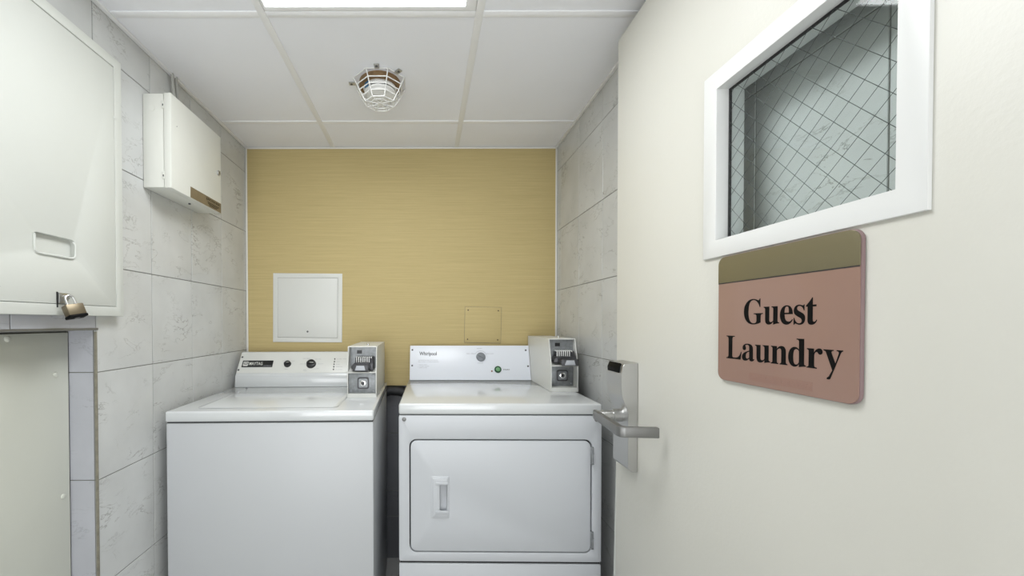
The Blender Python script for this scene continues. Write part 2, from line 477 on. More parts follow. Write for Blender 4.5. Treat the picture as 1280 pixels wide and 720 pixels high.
# ================================================================ DOOR (stands open at a right angle, on the right)
DX, DX2, DY0, DY1 = 0.560, 0.604, 0.312, 1.177
WY0, WY1, WZ0, WZ1 = 0.476, 0.770, 1.357, 1.645
door = struct(empty('door_1', (DX2, DY0, 0.0)))
def dl(bm): bmesh.ops.translate(bm, vec=-door.location, verts=bm.verts); return bm
MD = frame_m((DX, 0, 0), (0, -1, 0), (0, 0, 1))       # u = -y, v = z, n = -x
leaf = plate(BM(), [rect(-DY1, -DY0, .008, 2.019), rect(-WY1 - .012, -WY0 + .012, WZ0 - .012, WZ1 + .012)], DX2 - DX, MD, .0015)
obj('door_leaf', dl(leaf), DOORP, door)
fr = BM()
# both trims: a flat outer band that slopes into the opening, one on each face
for sx, M in ((-1, frame_m((DX - .005, 0, 0), (0, -1, 0), (0, 0, 1))), (1, frame_m((DX2 + .005, 0, 0), (0, 1, 0), (0, 0, 1)))):
    s = -1 if sx < 0 else 1
    u = sorted((s * WY0, s * WY1))
    plate(fr, [rect(u[0] - (.031 if s > 0 else .035), u[1] + (.035 if s > 0 else .031), WZ0 - .033, WZ1 + .035), rect(u[0], u[1], WZ0, WZ1)], .0240, M, .0012)
obj('window_frame', dl(fr), FRAMEP, door)
gk = plate(BM(), [rect(-WY1 - .001, -WY0 + .001, WZ0 - .001, WZ1 + .001), rect(-WY1 + .0045, -WY0 - .0045, WZ0 + .002, WZ1 - .0045)], .0025,
           frame_m((DX + .0186, 0, 0), (0, -1, 0), (0, 0, 1)))
obj('glazing_gasket', dl(gk), BLACK, door)
obj('window_pane', dl(box(BM(), DX + .0190, DX + .0235, WY0 - .008, WY1 + .008, WZ0 - .008, WZ1 + .008)), GLASS, door)
wm = BM(); S = .0254 * math.sqrt(2); cyy = (WY0 + WY1) / 2; czz = (WZ0 + WZ1) / 2
WIREM = mat('glass_wire', (0.07, 0.08, 0.075), 0.6)
tilt = R(3)
for d in (1, -1):
    for k in range(-14, 15):
        # line through (cyy + k*S, czz) at 45 degrees, clipped to the pane
        dy, dz = math.cos(R(45) + tilt * d), d * math.sin(R(45) + tilt * d)
        py, pz = cyy + k * S, czz
        lo, hi = -9, 9
        for p, q, mn, mx in ((py, dy, WY0 + .001, WY1 - .001), (pz, dz, WZ0 + .001, WZ1 - .001)):
            a, b = (mn - p) / q, (mx - p) / q
            lo = max(lo, min(a, b)); hi = min(hi, max(a, b))
        if hi > lo: cyl(wm, (DX + .0180, py + dy * lo, pz + dz * lo), (DX + .0180, py + dy * hi, pz + dz * hi), .00042, 4)
obj('wire_mesh', dl(wm), WIREM, door)
obj('edge_seal', dl(prism(BM(), [(DY1, .01), (DY1 + .030, .01), (DY1 + .002, .80), (DY1, .80)], 'x', DX + .001, DX + .004)), CABP, door)

# electronic lock, a part of the door
lk = BM()
LX = DX - .0005; LY0, LY1 = 1.056, 1.141
prof = [(LX, .801), (LX, 1.092), (.523, 1.088), (.519, 1.082), (.5155, 1.06), (.515, 1.03), (.517, 1.005), (.5235, .985), (.531, .970), (.534, .955), (.534, .812), (.545, .801)]
prism(lk, prof, 'y', LY0, LY1, .0009, 1)
lock = obj('door_lock', dl(lk), STEEL, door); lock['label'] = 'brushed steel electronic lock case with card slot'
obj('card_slot', dl(prism(BM(), [(.5135, 1.064), (.5128, 1.076), (.519, 1.0905), (.5225, 1.0875), (.53, 1.064)], 'y', LY0 + .012, LY1 - .008, .001)), INK, lock)
lv = BM(); LZ = .943
cyl(lv, (.536, 1.10, LZ), (.512, 1.10, LZ), .0175, 28)
cyl(lv, (.512, 1.10, LZ), (.468, 1.10, LZ), .0135, 24)
obj('spindle', dl(lv), STEEL, lock)
lv = BM()
prism(lv, [(.466, 1.118), (.478, 1.118), (.466, .944), (.470, .941), (.540, .934), (.540, .922), (.462, .929), (.452, .934), (.4495, .944)], 'z', LZ - .013, LZ + .012, .0025)
obj('lever', dl(lv), STEELD, lock)
#obj('shadow_seam', dl(box(BM(), LX - .026, LX - .001, LY0 - .0004, LY0 + .0002, .803, .8035)), SEAL, lock)

# ================================================================ SIGN on the door
sg = local_thing('room_sign', (DX, 0.635, 1.205), 'pink rounded sign reading Guest Laundry under the door window', 'sign')
MS = frame_m((-.0052, 0, 0), (0, -1, 0), (0, 0, 1))   # u grows towards the camera
SU0, SU1, SV0, SV1, SVB = -.1245, .1245, -.1135, .1160, .0675
obj('sign_back', plate(BM(), [rrect(SU0, SU1, SV0, SV1, .015)], .0045, MS, .0008), PINKE, sg)
def trimmed(v0, v1):
    pts = rrect(SU0 + .001, SU1 - .001, SV0 + .001, SV1 - .001, .014)
    return pts
low = [p for p in rrect(SU0 + .001, SU1 - .001, SV0 + .001, SV1 - .001, .014) if p[1] < 0]
low = [(SU1 - .001, SVB), (SU0 + .001, SVB)] + low
up = [p for p in rrect(SU0 + .001, SU1 - .001, SV0 + .001, SV1 - .001, .014) if p[1] > 0]
up = up + [(SU0 + .001, SVB), (SU1 - .001, SVB)]
MS2 = frame_m((-.0064, 0, 0), (0, -1, 0), (0, 0, 1))
obj('face_plate', plate(BM(), [low], .0012, MS2), PINK, sg)
o = obj('header_strip', plate(BM(), [up], .0018, frame_m((-.0072, 0, 0), (0, -1, 0), (0, 0, 1)), .0003), TAUPE, sg); o['label'] = 'taupe metal strip across the top'
obj('seam_line', box(BM(), -.0068, -.0060, -SU1 + .001, -SU0 - .001, SVB - .0016, SVB - .0002), SEAL, sg)
GLYPHS = {"G":[[[328,-10,268,-10,220,-10],[177,0,141,19,105,39],[77,67,57,103,37,139],[28,181,28,229,28,276],[37,317,57,352,77,387],[105,415,139,435,174,455],[213,465,257,465,292,465],[330,457,369,441,376,437],[382,436,388,436,395,436],[401,438,406,443,410,448],[415,455,419,465,425,465],[431,465,437,465,437,413],[437,360,437,308,431,308],[426,308,420,308,410,335],[398,359,382,379,366,399],[349,415,329,426,309,438],[289,443,267,443,186,443],[146,371,146,228,146,157],[157,104,180,67,203,31],[235,13,275,13,301,13],[318,18,328,27,338,37],[343,51,343,71,343,90],[343,109,343,128,343,149],[338,163,329,170,320,178],[302,182,275,182,275,187],[275,193,275,198,350,198],[425,198,500,198,500,193],[500,187,500,182,478,182],[464,178,457,171,450,163],[446,149,446,128,446,95],[446,62,446,29,387,3]]],"u":[[[151,-10,131,-10,100,-10],[78,-1,65,17,52,35],[46,62,46,97,46,147],[46,197,46,248,46,263],[44,275,39,282,35,290],[26,294,11,294,11,300],[11,305,11,310,55,310],[98,310,142,310,142,231],[142,153,142,74,142,62],[145,53,151,46,157,39],[165,36,177,36,197,36],[214,46,228,66,228,126],[228,187,228,248,228,265],[226,277,221,283,216,290],[206,294,189,294,189,300],[189,305,189,310,234,310],[279,310,324,310,324,230],[324,150,324,70,324,55],[326,44,331,39,336,34],[346,30,360,30,360,24],[360,18,360,13,323,13],[279,5,228,-10,228,7],[228,24,228,40,217,25],[203,12,186,3,169,-6]]],"e":[[[208,-10,154,-10,128,-10],[105,-3,85,10,64,24],[49,43,37,69,25,94],[19,123,19,157,19,188],[26,216,38,240,50,265],[66,284,87,298,108,311],[131,318,157,318,196,318],[226,306,249,280,271,255],[283,219,283,173,283,171],[283,168,283,166,227,166],[172,166,117,166,118,84],[145,42,199,42,226,42],[249,57,270,86,275,81],[280,77,285,73,252,17]],[[116,196,116,192,145,192],[173,192,201,192,201,200],[201,207,201,215,201,243],[199,264,193,277,187,290],[177,297,161,297,131,297],[116,266,116,203,116,200]]],"s":[[[183,-10,151,-10,133,-10],[112,-5,87,6,83,8],[78,9,73,9,62,9],[55,3,51,-9,46,-9],[41,-9,36,-9,36,29],[36,67,36,105,41,105],[47,105,53,105,59,77],[71,55,87,39,103,23],[121,15,140,15,157,15],[170,19,179,27,188,34],[192,45,192,58,192,77],[180,93,156,105,139,113],[123,121,107,130,84,141],[66,154,54,169,43,184],[37,201,37,220,37,248],[46,272,65,291,83,310],[109,319,141,319,148,319],[156,318,166,316,175,314],[186,311,199,308,201,307],[203,307,206,306,209,305],[211,305,213,305,221,305],[226,310,230,319,235,319],[239,319,244,319,244,287],[244,254,244,222,239,222],[233,222,228,222,221,246],[211,264,196,277,182,290],[167,296,149,296,135,296],[124,293,116,286,109,279],[105,270,105,259,105,248],[108,240,115,232,122,225],[133,218,146,212,161,204],[176,197,191,189,214,178],[231,166,241,151,252,137],[257,118,257,95,257,62],[247,37,228,18,209,-1]]],"t":[[[169,-9,124,-9,97,-9],[77,-3,66,10,54,24],[48,44,48,71,48,140],[48,210,48,279,39,279],[30,279,20,279,20,286],[20,293,20,300,47,325],[70,348,88,369,106,390],[120,408,129,424,134,424],[139,424,144,424,144,386],[144,348,144,310,165,310],[186,310,208,310,208,300],[208,289,208,279,186,279],[165,279,144,279,144,213],[144,148,144,82,144,68],[146,58,149,51,153,44],[159,40,168,40,184,40],[196,52,206,75,212,72],[217,69,222,66,202,16]]],"L":[[[144,0,15,0,15,6],[15,12,15,17,39,18],[54,23,62,32,71,40],[75,56,75,81,75,180],[75,279,75,379,75,401],[70,416,62,425,54,433],[39,438,16,439,16,444],[16,450,16,455,94,455],[172,455,250,455,250,450],[250,444,250,439,232,439],[218,437,208,434,198,431],[192,425,188,416,184,408],[182,395,182,379,182,280],[182,181,182,83,182,67],[183,55,185,47,188,39],[192,34,200,31,207,29],[218,28,234,28,266,28],[293,32,315,40,336,48],[355,61,370,80,385,98],[398,123,409,154,415,154],[421,154,427,154,419,103],[410,51,402,0,273,0]]],"a":[[[282,-10,255,-10,221,-10],[203,5,200,35,170,6],[135,-9,95,-9,72,-9],[54,-2,40,11,27,25],[20,42,20,63,20,93],[35,117,63,136,92,155],[137,173,199,190,199,207],[199,224,199,241,199,260],[195,274,187,282,179,291],[166,296,148,296,119,296],[104,288,104,274,104,271],[107,266,113,257,120,248],[123,239,123,231,123,219],[119,209,110,202,101,194],[90,191,77,191,63,191],[52,195,45,203,37,211],[33,223,33,236,33,252],[38,266,49,278,60,291],[75,300,95,308,114,315],[136,318,162,318,210,318],[244,310,263,292,283,275],[293,247,293,210,293,161],[293,112,293,62,293,51],[293,43,295,40,296,36],[299,34,304,34,309,34],[314,37,320,42,323,37],[326,32,329,28,307,2]],[[129,34,151,34,157,34],[165,36,174,41,183,46],[191,53,199,63,199,99],[199,134,199,169,145,157],[118,128,118,84,118,50]]],"n":[[[72,0,18,0,18,5],[18,11,18,16,31,17],[40,20,45,26,50,31],[52,41,52,56,52,122],[52,187,52,253,52,267],[50,277,46,284,41,290],[32,294,19,294,19,300],[19,305,19,310,62,310],[105,310,148,310,148,296],[148,282,148,267,172,301],[204,318,243,318,301,318],[330,283,330,212,330,160],[330,108,330,56,330,42],[333,32,337,26,342,20],[350,17,363,16,363,11],[363,5,363,0,310,0],[256,0,202,0,202,5],[202,11,202,16,204,16],[205,16,207,16,226,16],[235,29,235,56,235,109],[235,163,235,217,235,235],[233,249,229,258,225,267],[216,271,203,271,182,271],[163,259,148,235,148,175],[148,116,148,56,148,42],[150,32,154,26,158,20],[167,17,180,16,180,11],[180,5,180,0,126,0]]],"d":[[[176,-10,140,-10,116,-10],[96,-3,78,10,59,24],[45,43,35,66,25,90],[19,117,19,147,19,182],[25,212,36,237,47,263],[62,283,81,297,101,311],[122,318,146,318,177,318],[203,306,223,280,223,320],[223,361,223,401,223,415],[219,425,212,430,205,436],[193,439,176,439,176,445],[176,450,176,455,224,455],[271,455,319,455,319,329],[319,202,319,75,319,59],[321,47,325,41,329,34],[338,30,353,28,353,22],[353,16,353,11,317,11],[274,4,223,-10,223,6],[223,23,223,39,204,6]],[[152,28,171,28,182,28],[192,33,202,41,212,50],[219,62,223,76,223,131],[223,186,223,242,221,253],[216,262,206,270,197,277],[186,281,174,281,153,281],[139,270,130,250,122,229],[118,197,118,153,118,111],[121,79,130,58,138,38]]],"r":[[[78,0,18,0,18,5],[18,11,18,16,32,17],[41,20,45,26,50,31],[52,41,52,56,52,121],[52,186,52,252,52,269],[50,280,46,285,42,290],[34,293,20,293,20,299],[21,305,21,310,62,310],[104,310,146,310,146,291],[146,271,146,252,157,273],[171,290,187,301,203,313],[218,318,233,318,252,318],[266,314,275,304,285,294],[289,282,289,266,289,253],[286,242,278,234,270,226],[260,222,248,222,236,222],[228,225,222,231,216,236],[212,243,207,250,202,257],[196,260,189,260,179,260],[170,254,162,241,153,229],[149,213,149,192,149,147],[149,101,149,56,149,41],[152,30,159,25,165,20],[178,17,197,16,197,11],[197,5,197,0,138,0]]],"y":[[[-5,306,-5,310,51,310],[106,310,162,310,162,306],[162,301,162,297,153,295],[143,292,134,290,131,285],[128,280,125,275,127,269],[128,264,130,258,149,209],[169,161,188,112,204,160],[220,207,236,255,236,263],[237,270,237,278,233,282],[229,286,225,290,218,292],[210,295,203,297,203,301],[203,306,203,310,237,310],[271,310,305,310,305,306],[305,301,305,297,298,294],[292,291,285,288,280,281],[275,275,270,268,221,144],[171,19,122,-105,119,-113],[115,-120,112,-128,106,-132],[101,-136,95,-140,84,-140],[73,-140,62,-140,58,-137],[54,-135,50,-132,53,-126],[57,-120,60,-114,68,-108],[77,-101,85,-95,103,-63],[120,-32,138,0,137,5],[135,11,134,16,103,98],[71,180,40,262,36,269],[32,275,28,282,17,287],[6,292,-5,297,-5,301]]]}
def serif(word, x0, x1, base, cap, tracking, ink):
    """bold serif letters; every letter a filled Bezier outline"""
    pen = 0; b = BM()
    for ch in word:
        cu = bpy.data.curves.new('g', 'CURVE'); cu.dimensions = '2D'; cu.fill_mode = 'BOTH'; cu.resolution_u = 4
        xm = 0
        for sp in GLYPHS[ch]:
            s = cu.splines.new('BEZIER'); s.bezier_points.add(len(sp) - 1); s.use_cyclic_u = True
            for p, q in zip(s.bezier_points, sp):
                p.handle_left_type = p.handle_right_type = 'FREE'
                p.handle_left = (q[0] / 1000, q[1] / 1000, 0); p.co = (q[2] / 1000, q[3] / 1000, 0); p.handle_right = (q[4] / 1000, q[5] / 1000, 0)
                xm = max(xm, q[2] / 1000)
        me = mesh_from_curve(cu, 'g')
        t = bmesh.new(); t.from_mesh(me); bpy.data.meshes.remove(me); bpy.data.curves.remove(cu)
        lo = min(v.co.x for v in t.verts)
        for v in t.verts: v.co.x += pen - lo
        pen += xm - lo + tracking
        merge(b, t)
    pen -= tracking
    for v in b.verts: v.co = Vector((x0 + v.co.x / pen * (x1 - x0), base + v.co.y / .455 * cap, .0002))
    bmesh.ops.remove_doubles(b, verts=b.verts, dist=1e-6)
    for f in b.faces:
        f.normal_update()
        if f.normal.z < 0: f.normal_flip()
    bmesh.ops.transform(b, matrix=frame_m((-.0064, 0, 0), (0, -1, 0), (0, 0, 1)), verts=b.verts)
    return b
obj('lettering', serif('Guest', -.0625, .0685, -.0085, .0415, .012, INK), INK, sg)
obj('lettering', serif('Laundry', -.1025, .1045, -.0715, .0415, .010, INK), INK, sg)
br = plate(BM(), [rect(-.05, .062, -.1045, -.092)], .0003, frame_m((-.0067, 0, 0), (0, -1, 0), (0, 0, 1)))
strip = obj('braille_strip', br, mat('pink_braille', (0.29, 0.172, 0.135), 0.25), sg)
bd = BM(); rnd = random.Random(3)
for k in range(22):
    for r_ in range(3):
        for c_ in range(2):
            if rnd.random() < .45 and k not in (5, 13, 14):
                u = -.046 + k * .0047 + c_ * .0019; v = -.0955 - r_ * .0022
                cyl(bd, (-.0066, -u, v), (-.0073, -u, v), .0007, 6, .0003)
obj('braille_dots', bd, PINK, strip)

# ================================================================ BIG WALL CABINET (left, above the recess)
CX = -0.871
cb = local_thing('wall_cabinet', (XL, 0.78, 1.5795), 'large cream wall cabinet with recessed pull, padlocked at its lower corner', 'cabinet')
cy0, cy1, cz0, cz1 = -0.37, 0.372, -0.361, 0.3605     # local y and z of the outer edges
MC = frame_m((CX - XL, 0, 0), (0, 1, 0), (0, 0, 1))   # faces the room: u = +y, v = z, n = +x
fw = .026
obj('cabinet_frame', plate(BM(), [rect(cy0, cy1, cz0, cz1), rect(cy0 + fw, cy1 - fw, cz0 + fw, cz1 - fw)], .0235, MC, .0015), CABP, cb)
obj('back_panel', box(BM(), .002, .008, cy0 + .003, cy1 - .003, cz0 + .003, cz1 - .003), SEAL, cb)
hy0, hy1, hz0, hz1 = .108, .216, -.2225, -.1755       # recessed pull
dr = obj('cabinet_door', plate(BM(), [rect(cy0 + fw + .0018, cy1 - fw - .0012, cz0 + fw + .0012, cz1 - fw - .0022), rrect(hy0, hy1, hz0, hz1, .011)], .014,
         frame_m((CX - XL - .0006, 0, 0), (0, 1, 0), (0, 0, 1)), .0008), CABP, cb)
hd = BM()
box(hd, CX - XL - .0145, CX - XL - .012, hy0 - .002, hy1 + .002, hz0 - .002, hz1 + .002)
obj('pull_dish', hd, CABP, dr)
b = BM(); xx = CX - XL + .0012; r_ = .0026
pts = [(xx, hy0 + .002, hz1 - .004), (xx, hy0 + .002, hz0 + .014), (xx, hy0 + .004, hz0 + .006), (xx, hy0 + .009, hz0 + .0022), (xx, hy0 + .016, hz0 + .0008),
       (xx, hy1 - .016, hz0 + .0008), (xx, hy1 - .009, hz0 + .0022), (xx, hy1 - .004, hz0 + .006), (xx, hy1 - .002, hz0 + .014), (xx, hy1 - .002, hz1 - .012), (xx - .006, hy1 - .002, hz1 - .005)]
tube(b, pts, r_, 8)
obj('pull_ring', b, CABP, dr)
obj('door_stop', box(BM(), CX - XL - .001, CX - XL + .0012, cy1 - fw - .006, cy1 - fw + .006, .19, .194, .0005), CABP, cb)
b = BM(); cyl(b, (CX - XL - .002, .035, -.305), (CX - XL + .0006, .035, -.305), .0028, 10)
obj('chip', b, SEAL, dr)
# hasp
hs = BM()
box(hs, CX - XL - .001, CX - XL + .0035, .166, .190, -.333, -.308, .001)
tube(hs, [(CX - XL + .003, .178, -.316), (CX - XL + .012, .178, -.3145), (CX - XL + .0165, .178, -.319), (CX - XL + .012, .178, -.3245), (CX - XL + .003, .178, -.326)], .0022, 8)
obj('hasp', hs, STEEL, cb)
b = BM(); box(b, CX - XL - .0005, CX - XL + .002, .1625, .1655, -.343, -.306, .0008)
obj('hasp_hinge', b, BLACKM, cb)

pl = local_thing('padlock', (CX + .0155, .957, 1.2635), 'small bronze padlock with black bottom hanging from the wall cabinet hasp', 'padlock', R(-20))
MP = Matrix.Rotation(R(10), 4, 'X') @ Matrix.Rotation(R(-17), 4, 'Y')
# local: shackle top at the origin, body hanging below
b = BM()
arc = [(0.0, -.0085 * math.cos(a), -.006 + .0085 * math.sin(a) - .001) for a in [math.pi * k / 10 for k in range(11)]]
tube(b, [(0, -.0085, -.030)] + arc + [(0, .0085, -.030)], .0027, 10)
bmesh.ops.transform(b, matrix=MP, verts=b.verts); obj('shackle', b, STEEL, pl)
b = box(BM(), -.0105, .0105, -.0185, .0185, -.048, -.0215, .002, M=MP)
for k in range(0): pass
obj('padlock_body', b, BRONZE, pl)
b = box(BM(), -.0115, .0115, -.0195, .0195, -.0545, -.0475, .002, M=MP); bt = obj('bottom_guard', b, INK, pl)
b = BM(); cyl(b, (0, 0, -.0540), (0, 0, -.0550), .0055, 16); bmesh.ops.transform(b, matrix=MP, verts=b.verts)
obj('keyway', b, STEELD, bt)

# ================================================================ HATCH in the recess
ht = local_thing('access_hatch', (XH, .60, 0.0), 'tall cream hatch panel with screw caps, in the recess below the wall cabinet', 'panel')
obj('hatch_board', box(BM(), -.0045, .004, -.50, NY - .60 - .003, .004, NZ - .009, .001), HATCHP, ht)
for y, z in ((.325, 1.163), (.445, 1.065), (.462, .737), (.455, .42)):
    b = BM(); lathe(b, [(.0075, 0), (.0068, .0022), (.0045, .0036), (.0001, .0042)], (0, 0, 0), 16)
    bmesh.ops.transform(b, matrix=Matrix.Translation((.0038, y, z)) @ Matrix.Rotation(R(90), 4, 'Y'), verts=b.verts)
    obj('screw_cap', b, HATCHP, ht)

# ================================================================ SMALL WALL BOX
wb = local_thing('junction_box', (XL, 1.424, 1.627), 'small white metal box with brown label, high on the left tiled wall', 'box')
by0, by1, bh = -.154, .154, .299
b = box(BM(), .001, .066, by0 + .002, by1 - .002, .002, bh - .002, .0015)
bb = obj('box_body', b, BOXP, wb)
b = BM(); cyl(b, (.030, by0 + .0025, .252), (.030, by0 + .0008, .252), .0095, 24); obj('knockout', b, BOXP, bb)
bd_ = obj('box_door', box(BM(), .0675, .091, by0, by1, 0, bh, .0025), BOXP, wb)
for z in (.262, .040):
    b = box(BM(), .062, .0685, by0 - .0008, by0 + .003, z - .012, z + .012, .0006)
    obj('hinge', b, BOXP, wb)
    b = box(BM(), .0645, .0675, by0 - .0013, by0 - .0004, z - .005, z + .001); obj('hinge_slot', b, SEAL, wb)
b = BM(); cyl(b, (.0905, .131, .152), (.0965, .131, .152), .0095, 24, bev=.002); lkk = obj('cam_lock', b, STEEL, bd_)
b = box(BM(), .0962, .0968, .1302, .1318, .148, .156); obj('key_slot', b, SEAL, lkk)
ML = frame_m((.0912, 0, 0), (0, 1, 0), (0, 0, 1))
lb = obj('label_plate', plate(BM(), [rect(-.052, by1 - .0025, .0015, .0385)], .0006, ML), LABELB, bd_)
b = BM(); MT = frame_m((.0914, .045, .023), (0, 1, 0), (0, 0, 1)); text('JUNCTION BOX', width=.095, height=.010, M=MT, bm=b, bold=.02)
for k, (u0, u1) in enumerate(((.055, .135), (.058, .128), (.065, .120))):
    plate(b, [rect(u0, u1, .0165 - k * .0045, .0185 - k * .0045)], .0002, frame_m((.0916, 0, 0), (0, 1, 0), (0, 0, 1)))
obj('printing', b, INK, lb)
b = box(BM(), .0912, .0915, by0 + .029, by0 + .031, .205, .208); obj('chip', b, SEAL, bd_)
b = BM(); cyl(b, (.045, .02, .003), (.045, .02, -.002), .004, 12); obj('bottom_screw', b, SCREWM, wb)
for i, (y, dy) in enumerate(((1.404, .010), (1.425, .006))):
    b = tube(BM(), [(0, 0, -.0), (.002, .002, -.05), (.004, dy, -.10), (.004, dy, -.1405)], .0052, 8)
    c = obj('cable', b, CABLEP, centre=False); c.location = (XL + .012, y, ZC - .001)
    tag(c, ('left' if i == 0 else 'right') + ' one of two short grey cables dropping from ceiling into small wall box', 'cable', 'cables above the small wall box')

# ================================================================ BACK WALL FITTINGS
ap = local_thing('utility_hatch', (-.590, YW, 1.273), 'square white access panel on the yellow wallpaper above the washer', 'panel')
ap.rotation_euler = (0, R(.5), 0)
MA = frame_m((0, -.004, 0), (1, 0, 0), (0, 0, 1))
obj('panel_frame', plate(BM(), [rect(-.172, .171, -.171, .171), rect(-.1500, .149, -.149, .149)], .0035, MA, .0008), PANEL_W, ap)
obj('panel_door', plate(BM(), [rect(-.1488, .1478, -.1474, .1478)], .0028, frame_m((0, -.0036, 0), (1, 0, 0), (0, 0, 1)), .0004), PANEL_W, ap)
obj('seam_shadow', box(BM(), -.151, .150, -.0012, -.0004, -.150, .150), GROUT, ap)
b = BM(); cyl(b, (0, -.0035, -.118), (0, -.0055, -.118), .0048, 14); obj('panel_latch', b, SCREWM, ap)

cp = local_thing('cover_plate', (.281, YW, 1.187), 'small square papered cover plate with four screws on the wallpaper above the dryer', 'plate')
cp.rotation_euler = (0, R(1.2), 0)
b = plate(BM(), [rect(-.090, .090, -.088, .0885)], .0035, frame_m((0, -.0042, 0), (1, 0, 0), (0, 0, 1)), .0005)
obj('plate_face', b, PAPER, cp)
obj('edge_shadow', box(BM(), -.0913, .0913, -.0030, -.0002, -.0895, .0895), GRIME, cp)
for x, z in ((-.075, .072), (.075, .072), (-.075, -.073), (.075, -.073)):
    b = BM(); cyl(b, (x, -.004, z), (x, -.0058, z), .0036, 12, bev=.0006); obj('screw', b, mat('brass_screw', (.12, .09, .05), .4, metal=.6) if 'brass_screw' not in bpy.data.materials else bpy.data.materials['brass_screw'], cp)

# ================================================================ SMOKE DETECTOR AND CAGE
sd = local_thing('smoke_detector', (-.167, 1.462, ZC), 'white round smoke detector on a brown base inside the ceiling cage', 'detector')
obj('base_plate', lathe(BM(), [(.074, 0), (.0745, -.016), (.072, -.0185), (.0001, -.019)], (0, 0, 0), 32), BROWN, sd)
obj('detector_body', lathe(BM(), [(.058, -.0192), (.060, -.024), (.058, -.0285)], (0, 0, 0), 40), DETW, sd)
obj('smoke_vents', lathe(BM(), [(.050, -.0284), (.0505, -.0335), (.050, -.0345)], (0, 0, 0), 32), SEAL, sd)
obj('sensor_head', lathe(BM(), [(.056, -.0346), (.0555, -.038), (.047, -.047), (.030, -.051), (.0001, -.052)], (0, 0, 0), 40), DETW, sd)
b = box(BM(), -.010, .010, -.001, .001, -.012, .006, .0005, M=Matrix.Translation((-.043, -.041, -.026)) @ Matrix.Rotation(R(-45), 4, 'Z'))
obj('sticker', b, BLUE, sd)
b = BM()
for k in range(-4, 5):
    a = R(-90 + k * 6.5); cyl(b, (.0607 * math.cos(a), .0607 * math.sin(a), -.0262), (.0590 * math.cos(a), .0590 * math.sin(a), -.0262), .0011, 6)
obj('vent_print', b, GREYINK, sd)

cg = local_thing('wire_cage', (-.167, 1.462, ZC), 'white octagonal wire guard cage around the smoke detector', 'cage')
rings = [(.0895, -.0025), (.0785, -.0225), (.0705, -.040), (.0600, -.057), (.0500, -.0745)]
k8 = 1 / math.cos(R(22.5))
def octp(r, z): return [(r * k8 * math.cos(R(22.5 + 45 * i)), r * k8 * math.sin(R(22.5 + 45 * i)), z) for i in range(8)]
for r, z in rings:
    b = BM(); P = octp(r, z)
    for i in range(8): cyl(b, P[i], P[(i + 1) % 8], .0019, 8)
    obj('cage_ring', b, DETW, cg)
for i in range(8):
    b = tube(BM(), [octp(r, z)[i] for r, z in rings], .0020, 8); obj('cage_rib', b, DETW, cg)
b = BM(); P = octp(.032, -.0752)
for i in range(8): cyl(b, P[i], P[(i + 1) % 8], .0018, 8)
obj('cage_ring', b, DETW, cg)
for i in range(4):
    b = BM(); P = octp(.0495, -.0750); cyl(b, P[i], P[i + 4], .0018, 8); obj('bottom_spoke', b, DETW, cg)
obj('centre_disc', lathe(BM(), [(.008, -.0735), (.008, -.0765), (.0001, -.0768)], (0, 0, 0), 16), DETW, cg)
for a in (-90, -45, 180, 90):
    b = BM(); M = Matrix.Rotation(R(a), 4, 'Z')
    box(b, .086, .112, -.0085, .0085, -.004, -.0005, .0008, M=M)
    br_ = obj('cage_bracket', b, STEEL, cg)
    b = BM(); cyl(b, (.103, 0, -.0038), (.103, 0, -.0062), .0042, 12, bev=.001); bmesh.ops.transform(b, matrix=M, verts=b.verts)
    obj('bracket_screw', b, SCREWM, br_)

